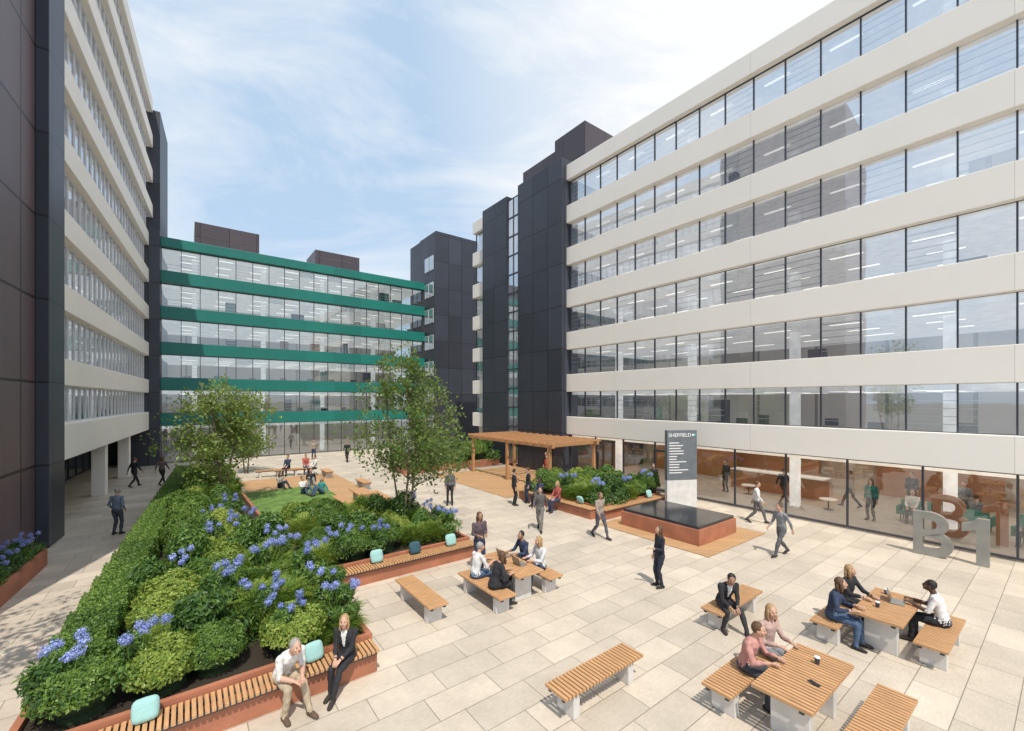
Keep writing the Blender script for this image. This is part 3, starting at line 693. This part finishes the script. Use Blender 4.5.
def Bmesh(h,t,mat):
    me=text_mesh('B',h/.72,t/2,mat); mx=max(v.co.y for v in me.vertices)
    for v in me.vertices:
        x,y,z=v.co; v.co=(x,-z,y*h/mx)
    bm=bmesh.new(); bm.from_mesh(me); bm.normal_update(); bmesh.ops.remove_doubles(bm,verts=bm.verts,dist=1e-4); bm.normal_update()
    for v in bm.verts:
        n=Vector((0,0,0))
        for f in v.link_faces:
            if abs(f.normal.y)<.5: n+=f.normal
        n.y=0
        if n.length>0: v.co+=n.normalized()*.035
    for f in bm.faces: f.smooth=False
    bm.to_mesh(me); bm.free()
    z0=min(v.co.z for v in me.vertices)
    for v in me.vertices: v.co.z-=z0
    return me
letter(Bmesh(1.33,.18,M_steel),13.22,14.12,M_steel,'large brushed metal letter B standing on the paving','large entrance letters',1.4)
letter(num1(1.42,.18,M_steel),13.92,13.30,M_steel,'large brushed metal numeral 1 standing on the paving','large entrance letters',1.4)
p=W(22.2,3.28); letter(Bmesh(1.42,.12,M_bronze),p.x,p.y,M_bronze,'bronze letter B added behind the glazing as sign reflection','reflection copies of the entrance letters',1.3)  # solid copies added behind the glass in place of the sign's orange reflection
p=W(22.2,2.05); letter(num1(1.48,.12,M_bronze),p.x,p.y,M_bronze,'bronze numeral 1 added behind the glazing as sign reflection','reflection copies of the entrance letters',1.3)
pe=empty('pergola','timber pergola with slatted roof over planter seating','pergola',W(15.9,17.6),TU)
for x in(0.1,3.7):
    for y in(.1,4.0,8.0):
        mb=MB(); mb.box(x-.08,x+.08,y-.08,y+.08,.02,2.35,M_beam); mobj('post',mb,pe)
for x in(.1,3.7):
    mb=MB(); mb.box(x-.09,x+.09,-.25,8.35,2.352,2.54,M_beam); mobj('beam',mb,pe)
for y in(.1,4.0,8.0):
    mb=MB(); mb.box(.2,3.6,y-.07,y+.07,2.36,2.52,M_beam); mobj('beam',mb,pe)
for i in range(13):
    y=-.2+i*.69; mb=MB(); mb.box(-.25,4.05,y,y+.07,2.545,2.66,M_beam); mobj('rafter',mb,pe)
def cushion(u,v,z,rz,mat,tilt=70,s=.18):
    V=[];F=[]; ell(V,F,(0,0,0),(1,1,1),None,16,10)
    def sq(p):
        x,y,zz=p; f=lambda a:math.copysign(abs(a)**.5,a); return (f(x)*s,f(y)*s,zz*.07*(1-.2*abs(x*y)))
    me=bpy.data.meshes.new('cushion'); me.from_pydata([sq(p) for p in V],[],F); me.materials.append(mat); me.polygons.foreach_set('use_smooth',[True]*len(F))
    o=bpy.data.objects.new('cushion',me); o.location=W(u,v,z); o.rotation_euler=(rad(tilt),0,rad(rz)); link(o)
    thing(o,('pale teal' if mat is M_cush else 'dark navy')+' square cushion leaning on the planter bench','cushion','cushions on planter benches')
cushion(-.46,8.02,.60,TU,M_cush,62,.16); cushion(1.78,8.08,.61,TU+8,M_cush,66,.16)
cushion(4.25,11.88,.63,TU,M_cush); cushion(6.6,11.88,.63,TU,M_cush); cushion(5.4,11.88,.63,TU,M_cushd); cushion(17.2,12.12,.63,TU,M_cush); cushion(13.75,13.2,.63,TU+90,M_cush); cushion(13.75,16.6,.63,TU+90,M_cushd)
def chair(u,v,rz,first=[None]):
    if first[0] is None:
        e=empty('lounge_chair','rounded green upholstered chair inside the lobby','chair',W(u,v,.02),rz,'green chairs inside the lobby')
        mb=MB(); mb.box(-.30,.30,-.28,.28,.26,.44,M_green); mobj('seat',mb,e,bevel=.05)
        mb=MB(); mb.box(-.34,.34,-.40,-.29,.26,.82,M_green); mb.box(-.40,-.31,-.39,.24,.26,.62,M_green); mb.box(.31,.40,-.39,.24,.26,.62,M_green); mobj('backrest',mb,e,bevel=.03)
        for x in(-.25,.25):
            for y in(-.24,.24):
                mb=MB(); mb.tube([(x,y,0),(x,y,.258)],[.015,.02],M_frame,8); mobj('leg',mb,e)
        first[0]=e; return e
    return copy_thing(first[0],W(u,v,.02),rz)
for u,v,r in ((23.7,4.2,127),(22.9,1.0,110),(24.1,2.3,-60),(24.5,-.2,60),(22.3,-.8,90),(25.6,3.6,20)): chair(u,v,r)
tb=None
for u,v in ((23.4,2.9),(23.4,.2),(23.3,6.9),(25.2,-.6),(23.8,10.6)):
    if tb is None:
        tb=empty('side_table','small round pale table inside the lobby','table',W(u,v,0.02),0,'round lobby tables')
        mb=MB(); mb.tube([(0,0,.44),(0,0,.48)],[.35,.35],M_white,20); mobj('table_top',mb,tb)
        mb=MB(); mb.tube([(0,0,0),(0,0,.02),(0,0,.03),(0,0,.438)],[.2,.2,.03,.03],M_frame,14); mobj('leg',mb,tb)
    else: copy_thing(tb,W(u,v,0.02))
e=empty('reception_counter','warm timber reception counter inside the lobby','counter',W(25,7.6,.02),TU)
mb=MB(); mb.box(0,.8,0,4.5,0,1.0,M_lining); mobj('base',mb,e,bevel=.01); mb=MB(); mb.box(-.05,.85,-.05,4.55,1.002,1.06,M_white); mobj('worktop',mb,e,bevel=.01)
for u0,v0,v1 in ((29.0,2,6.5),(29.0,9,15),(27.5,13,19)):
    mb=MB(); mb.box(0,.1,0,v1-v0,.0,2.4,M_lining); thing(mobj('wall_panel',mb,loc=W(u0,v0,.022),rz=TU),'warm timber lining panel on the lobby wall','wall panel','timber lining panels')
# ------------------------------------------------------------------ vegetation
def rnd_unit():
    while True:
        p=Vector((random.uniform(-1,1),random.uniform(-1,1),random.uniform(-1,1)))
        if .05<p.length<1: return p.normalized()
def leaf(mb,k,p,nrm,size,asp=.5,droop=.2):
    d=nrm.cross(rnd_unit())
    if d.length<.05: d=nrm.orthogonal()
    d.normalize(); d=(d+nrm*random.uniform(-.3,.5)-Vector((0,0,droop))).normalized(); s=d.cross(nrm)
    if s.length<.05: return
    s.normalize(); L=size*random.uniform(.7,1.3); w=L*asp*.5
    n=len(mb.v); m=p+d*L*.5
    mb.v+=[tuple(p),tuple(m+s*w+nrm*w*.3),tuple(p+d*L),tuple(m-s*w+nrm*w*.3)]
    mb.f.append((n,n+1,n+2,n+3)); mb.m.append(k)
def shrub_mesh(name,mat,R,H,n,size,asp,lobes,spiky=False,box=None,mat2=None,tight=False):
    mb=MB(); k=mb.mi(mat); c=mb.mi(M_LC); kk=mb.mi(mat2) if mat2 else k
    cs=[]
    for i in range(lobes):
        a=2*math.pi*i*.382*2.6; r=R*math.sqrt((i+.3)/lobes)*.72
        cs.append((Vector((math.cos(a)*r,math.sin(a)*r,H*(.66-.38*(r/R)**2)*random.uniform(.75,1.2))),R*random.uniform(.24,.42)))
    if box:
        bx,by,bz=box
        for i in range(n):
            f=random.random()
            if f<.4: p=Vector((random.uniform(-bx,bx),random.uniform(-by,by),bz)); nn=Vector((0,0,1))
            elif f<.75: s=random.choice((-1,1)); p=Vector((random.uniform(-bx,bx),s*by,random.uniform(0,bz))); nn=Vector((0,s,0))
            else: s=random.choice((-1,1)); p=Vector((s*bx,random.uniform(-by,by),random.uniform(0,bz))); nn=Vector((s,0,0))
            b=noise.noise(p*3)*.05; leaf(mb,k if random.random()<.7 else kk,p+nn*(b+random.uniform(-.08,.02)),(nn+rnd_unit()*.8).normalized(),size,asp,0)
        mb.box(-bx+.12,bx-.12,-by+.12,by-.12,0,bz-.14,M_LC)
        return mb.mesh(name)
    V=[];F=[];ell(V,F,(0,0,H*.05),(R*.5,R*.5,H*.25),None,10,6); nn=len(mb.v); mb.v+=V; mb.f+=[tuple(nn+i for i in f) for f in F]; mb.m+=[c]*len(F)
    if tight:
        for i in range(n):
            d=rnd_unit(); d.z=abs(d.z) if d.z<-.15 else d.z
            p=Vector((d.x*R*.82,d.y*R*.82,H*.45+d.z*H*.45))*(1+noise.noise(d*2.5+Vector((R*9,0,0)))*.16); p.x*=random.uniform(.9,1.03); p.y*=random.uniform(.9,1.03)
            leaf(mb,k if random.random()<.75 else kk,p,(d+rnd_unit()*.7).normalized(),size,asp)
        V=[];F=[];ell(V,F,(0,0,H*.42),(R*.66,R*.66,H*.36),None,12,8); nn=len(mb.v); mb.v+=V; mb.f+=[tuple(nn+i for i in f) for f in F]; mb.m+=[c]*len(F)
    elif spiky:
        for i in range(n//16):
            a=random.uniform(0,6.283); r=R*.55*math.sqrt(random.random()); q=Vector((math.cos(a)*r,math.sin(a)*r,H*random.uniform(.05,.55)*(1-.4*r/R)))
            d=Vector((math.cos(a)*random.uniform(.3,1.1),math.sin(a)*random.uniform(.3,1.1),0))+rnd_unit()*.5; d.z=random.uniform(.25,1.1); d.normalize(); L=random.uniform(.3,.55); side=d.cross(Vector((0,0,1)))
            if side.length<.05: continue
            side.normalize(); kq=k if random.random()<.7 else kk
            for j in range(16):
                t=(j+1)/16; p=q+d*L*t-Vector((0,0,.45*L*t*t)); s=(-1 if j%2 else 1); dd=(side*s+d*.8).normalized(); l=size*(1.25-t)
                m=len(mb.v); mb.v+=[tuple(p),tuple(p+dd*l*.5+d*l*.2),tuple(p+dd*l-Vector((0,0,l*.2))),tuple(p+dd*l*.5-d*l*.2)]; mb.f.append((m,m+1,m+2,m+3)); mb.m.append(kq)
    else:
        for i in range(n):
            if random.random()<.2:
                a=random.uniform(0,6.283); p=Vector((math.cos(a),math.sin(a),0))*R*random.uniform(.5,.95)+Vector((0,0,random.uniform(.02,H*.45))); d=Vector((math.cos(a),math.sin(a),.4)).normalized()
            else:
                q,r=random.choice(cs); d=rnd_unit()
                if d.z<-.3: d.z=-d.z
                p=q+d*r*random.uniform(.45,1.18)
            leaf(mb,k if random.random()<.75 else kk,p,(d+rnd_unit()*.6).normalized(),size,asp)
    return mb.mesh(name)
random.seed(11)
SH=[('broad leaved dark green shrub',shrub_mesh('shrub',M_L1,.66,1.05,5000,.09,.62,12,mat2=M_L2)),
    ('mid green rounded shrub',shrub_mesh('shrub',M_L2,.64,1.0,6600,.055,.6,14,mat2=M_L1,tight=True)),
    ('feathery lime green shrub',shrub_mesh('shrub',M_L3,.68,1.0,11000,.085,.3,14,True,mat2=M_L2)),
    ('feathery mid green shrub',shrub_mesh('shrub',M_L2,.68,1.1,11000,.09,.3,12,True,mat2=M_L3)),
    ('glossy dark shrub with large leaves',shrub_mesh('shrub',M_L1,.68,1.15,3600,.13,.5,11,mat2=M_L2)),
    ('fresh lime green rounded shrub',shrub_mesh('shrub',M_L3,.60,.90,6000,.06,.6,13,mat2=M_L2,tight=True))]
hedge=shrub_mesh('hedge',M_L2,0,0,7500,.045,.6,0,box=(.54,.34,.66),mat2=M_L1)
fl_leaf=shrub_mesh('flowering_plant',M_L1,.42,.62,2400,.10,.3,8,mat2=M_L2)
def blossom(n):
    mb=MB(); k=mb.mi(M_blue)
    for i in range(n):
        a=random.uniform(0,6.28); r=.36*math.sqrt(random.random()); c=Vector((math.cos(a)*r,math.sin(a)*r,random.uniform(.50,.70)))
        mb.tube([(c.x*.6,c.y*.6,.2),(c.x,c.y,c.z)],[.007,.005],M_L2,5)
        R=random.uniform(.05,.08)
        for j in range(120):
            d=rnd_unit(); leaf(mb,k,c+d*R*random.uniform(.4,1.15),d,.032,.8,0)
    return mb.mesh('blossom')
BL=[blossom(6),blossom(5),blossom(7)]
def put_shrub(x,y,z,i,s,where):
    o=bpy.data.objects.new('shrub',SH[i][1]); o.location=(x,y,z); o.rotation_euler=(random.uniform(-.1,.1),random.uniform(-.1,.1),random.uniform(0,6.28)); o.scale=(s,s*random.uniform(.9,1.1),s*random.uniform(.9,1.2)); link(o)
    thing(o,SH[i][0]+' growing in '+where,'shrub','shrubs in the planters')
def put_flower(x,y,z,s,where):
    o=bpy.data.objects.new('flowering_plant',fl_leaf); o.location=(x,y,z); o.rotation_euler=(0,0,random.uniform(0,6.28)); o.scale=(s,)*3; link(o)
    thing(o,'clump of round blue flowers in '+where,'flower','blue flowering clumps')
    b=bpy.data.objects.new('blossom',random.choice(BL)); b.parent=o; link(b)
def left_edge(v): return -1.95+(v-8.2)*(1.45/24.8)
w1='the raised planter'
v=8.80; row=0; last=-1
while v<32.6:
    le=left_edge(v); re=2.85 if v<12 else (2.4 if v<17 else 2.15)
    if v>9.0:
        o=bpy.data.objects.new('hedge',hedge); o.location=W(le+.45,v,.40); o.rotation_euler=(0,0,rad(TU+90+3)); link(o); thing(o,'clipped green hedge block along the planter edge','hedge','clipped hedge along the planter')
    u=le+(1.28 if v>9 else .6)+(.25 if row%2 else 0)
    while u<re-.42:
        p=W(u+random.uniform(-.15,.15),v+random.uniform(-.12,.12))
        i=random.choice([0,1,2,2,3,4,5,5] if v<14 else [0,1,3,2,5,1,5,0])
        if i==last: i=(i+2)%6
        last=i
        sc=random.uniform(.80,1.25)
        put_shrub(p.x,p.y,.36,i,sc,w1)
        u+=.92
    v+=.96; row+=1
for v in (12.75,13.6,14.4,15.2,16.0,16.7):
    u=3.1
    while u<7.1:
        p=W(u+random.uniform(-.15,.15),v); put_shrub(p.x,p.y,.38,random.choice([0,1,3,2,5]),random.uniform(.75,1.1)*(1.15 if v>15 else 1),w1); u+=.85
for (u,v) in ((2.4,8.8),(2.45,9.9),(2.4,11.2),(1.45,8.8),(.7,10.8),(-1.35,8.75),(-.6,8.8),(.1,12.5),(2.0,12.6),(1.2,9.8),(1.5,11.9),(2.0,13.8),(.8,15.0),(1.5,16.2),(.6,17.6),(1.4,19.5),(3.5,12.5),(4.4,12.45),(6.9,12.6),(7.0,13.8),(6.9,15.6)):
    p=W(u,v); put_flower(p.x,p.y,(.76 if v<12 else .70),random.uniform(.95,1.2),w1)
w2='the pergola planter'
for u in (14.4,15.3,16.2,17.1,17.9):
    for v in (12.8,13.7,14.6,15.5,16.5):
        p=W(u+random.uniform(-.15,.15),v+random.uniform(-.1,.1)); put_shrub(p.x,p.y,.36,random.choice([0,1,3,4,5]),random.uniform(.85,1.25),w2)
for (u,v) in ((14.4,12.7),(15.9,12.7),(14.3,14.6),(18,12.8)): p=W(u,v); put_flower(p.x,p.y,.70,1.2,w2)
w3='the far planter'
for u in (12,12.9,13.8,14.8,15.8,16.8,17.8,18.8):
    for v in (27.8,28.8,29.5): p=W(u,v); put_shrub(p.x,p.y,.4,random.choice([0,1,3,4]),random.uniform(1.1,1.6),w3)
for (u,v) in ((12,27.7),(15,27.7)): p=W(u,v); put_flower(p.x,p.y,.8,1.2,w3)
la=Vector((-.5485,.836,0)); lo=Vector((.836,.5485,0))
for i in range(7):
    p=LBP+la*(-5.9-i*.9)+lo*.4; put_shrub(p.x,p.y,.3,[0,4,1][i%3],.5,'the tower planter')
    p=p+la*.4+lo*.1; put_flower(p.x,p.y,.44,.9,'the tower planter')
def tree(loc,H,R,zb,n,label,seed,leafsz=.085,g=.24,spread=1.0,cone=False,tilt=.12,gap=-.12):
    random.seed(seed)
    e=empty('tree',label,'tree',loc,0,'young courtyard trees')
    mb=MB(); tips=[]
    def RZ_(z):
        t=(z-zb)/(H-zb)
        if t<0: return R*.6
        if cone: return R*(.62+1.5*t if t<.25 else .98*(1-(t-.25)/.75)**.8+.05) if t<1 else .15
        return R*math.sqrt(max(.03,1-(2*t-.85)**2*.9)) if t<1 else .3
    def limb(p,d,L,r,lev):
        pts=[p];rs=[r];q=p.copy();dd=d.copy()
        for i in range(6):
            dd=(dd+rnd_unit()*.13+Vector((0,0,.04))).normalized(); q=q+dd*L/6
            if lev<2 and math.hypot(q.x,q.y)>RZ_(q.z)*1.02: break
            pts.append(q.copy()); rs.append(r*(1-.13*(i+1)))
            if lev>0 and (i>=1 or lev==1):
                for _ in range(4 if lev>1 else 1):
                    a=random.uniform(0,6.28); side=Vector((math.cos(a),math.sin(a),random.uniform(-.1,.5))).normalized()
                    limb(q.copy(),(dd*.3+side*.9).normalized(),min(L*random.uniform(.34,.46)*spread,RZ_(q.z)*1.1),rs[-1]*.42,lev-1)
            if lev<2: tips.append(q.copy())
        if len(pts)>1: mb.tube(pts,rs,M_bark,7 if lev>1 else 5)
    for k in range(3):
        a=k*2.1+seed; limb(Vector((math.cos(a)*.10,math.sin(a)*.10,0)),Vector((math.cos(a)*tilt,math.sin(a)*tilt,1)).normalized(),H*[.98,.78,.66][k],.055,2)
    mobj('trunk',mb,e,smooth=True)
    tips=[t for t in tips if t.z>zb]
    cm=MB(); k=cm.mi(M_LT); k2=cm.mi(M_L2)
    for i in range(n):
        t=random.choice(tips); p=t+Vector((random.gauss(0,g),random.gauss(0,g),random.gauss(0,g*.8)))
        rr=math.hypot(p.x,p.y)
        if rr>RZ_(p.z)*random.uniform(.75,1.25) or p.z<zb-.1: continue
        if noise.noise(p*1.9+Vector((seed,0,0)))<gap: continue
        leaf(cm,k if random.random()<.72 else k2,p,(rnd_unit()+Vector((0,0,.5))).normalized(),leafsz,.7)
    mobj('crown',cm,e)
    return e
q=W(1.3,24.0); tree((q.x,q.y,.3),5.8,2.8,.9,15000,'multi stem young tree with airy green crown in the planter',5,.14,tilt=.2,gap=0,spread=1.1)
q=W(6.2,14.6); tree((q.x,q.y,.4),6.9,2.8,.8,17000,'taller multi stem tree with airy green crown in the planter',9,.115,cone=True,gap=0,spread=1.25,tilt=.13)
tree((-9.6,4.4,0),11.0,2.1,4.0,9000,'tall young tree added outside the view to shade the pavement',21,.14,gap=-.05)  # kept out of view, added so its shadow dapples the left pavement
q=W(3.3,34.5); tree((q.x,q.y,0),4.2,1.8,1.2,6000,'small young tree beyond the lawn',33,.14)
# ------------------------------------------------------------------ light, sky, camera
az=math.atan2(.28,-.96); el=rad(60)
w=bpy.data.worlds.new('World'); S.world=w; w.use_nodes=True; nt=w.node_tree; bg=nt.nodes['Background']
sky=N(nt,'ShaderNodeTexSky'); sky.sky_type='NISHITA'; sky.sun_disc=False; sky.sun_elevation=el; sky.sun_rotation=az; sky.air_density=1.0; sky.dust_density=1.0; sky.ozone_density=1.5
tc=N(nt,'ShaderNodeTexCoord'); mp=N(nt,'ShaderNodeMapping'); mp.inputs['Scale'].default_value=(1.2,2.2,4.0); mp.inputs['Rotation'].default_value=(.2,.3,.6)
nt.links.new(tc.outputs['Generated'],mp.inputs[0])
nz=N(nt,'ShaderNodeTexNoise'); nz.inputs['Scale'].default_value=1.7; nz.inputs['Detail'].default_value=10; nz.inputs['Roughness'].default_value=.62; nz.inputs['Distortion'].default_value=.7
nt.links.new(mp.outputs[0],nz.inputs['Vector'])
mr=N(nt,'ShaderNodeMapRange'); mr.inputs['From Min'].default_value=.38; mr.inputs['From Max'].default_value=.72; mr.inputs['To Min'].default_value=.05; mr.inputs['To Max'].default_value=.75
nt.links.new(nz.outputs['Fac'],mr.inputs['Value'])
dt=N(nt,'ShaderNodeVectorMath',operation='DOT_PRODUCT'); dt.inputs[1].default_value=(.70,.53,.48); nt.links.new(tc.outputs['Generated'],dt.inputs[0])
hz=N(nt,'ShaderNodeMapRange'); hz.inputs['From Min'].default_value=.58; hz.inputs['From Max'].default_value=.95; hz.inputs['To Min'].default_value=0; hz.inputs['To Max'].default_value=1.0  # white patch put into the sky colour, stands in for sun glare
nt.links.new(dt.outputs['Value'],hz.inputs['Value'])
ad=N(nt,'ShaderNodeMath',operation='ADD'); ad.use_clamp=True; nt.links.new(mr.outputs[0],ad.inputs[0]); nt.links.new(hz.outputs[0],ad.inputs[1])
m0=N(nt,'ShaderNodeMix',data_type='RGBA'); m0.inputs[0].default_value=.80; m0.inputs[7].default_value=(3.6,4.9,6.4,1); nt.links.new(sky.outputs[0],m0.inputs[6])
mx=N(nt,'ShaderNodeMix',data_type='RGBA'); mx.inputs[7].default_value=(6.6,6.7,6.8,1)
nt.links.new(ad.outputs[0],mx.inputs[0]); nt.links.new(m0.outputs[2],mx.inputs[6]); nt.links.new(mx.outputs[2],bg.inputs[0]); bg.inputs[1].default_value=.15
sd=bpy.data.lights.new('sun','SUN'); sd.energy=4.2; sd.angle=rad(.5); sd.color=(1,.93,.82)
so=bpy.data.objects.new('sun',sd); link(so)
d=Vector((math.sin(az)*math.cos(el),math.cos(az)*math.cos(el),math.sin(el))); so.rotation_euler=d.to_track_quat('Z','Y').to_euler()
cd=bpy.data.cameras.new('camera'); cam=bpy.data.objects.new('camera',cd); link(cam); cam.location=(0,0,5); cam.rotation_euler=(rad(90),0,0)
cd.sensor_width=36; cd.lens=430/1024*36; cd.shift_y=34.5/1024; cd.clip_end=2000; cd.clip_start=.1
S.camera=cam
S.view_settings.view_transform='Standard'; S.view_settings.look='None'; S.view_settings.exposure=0
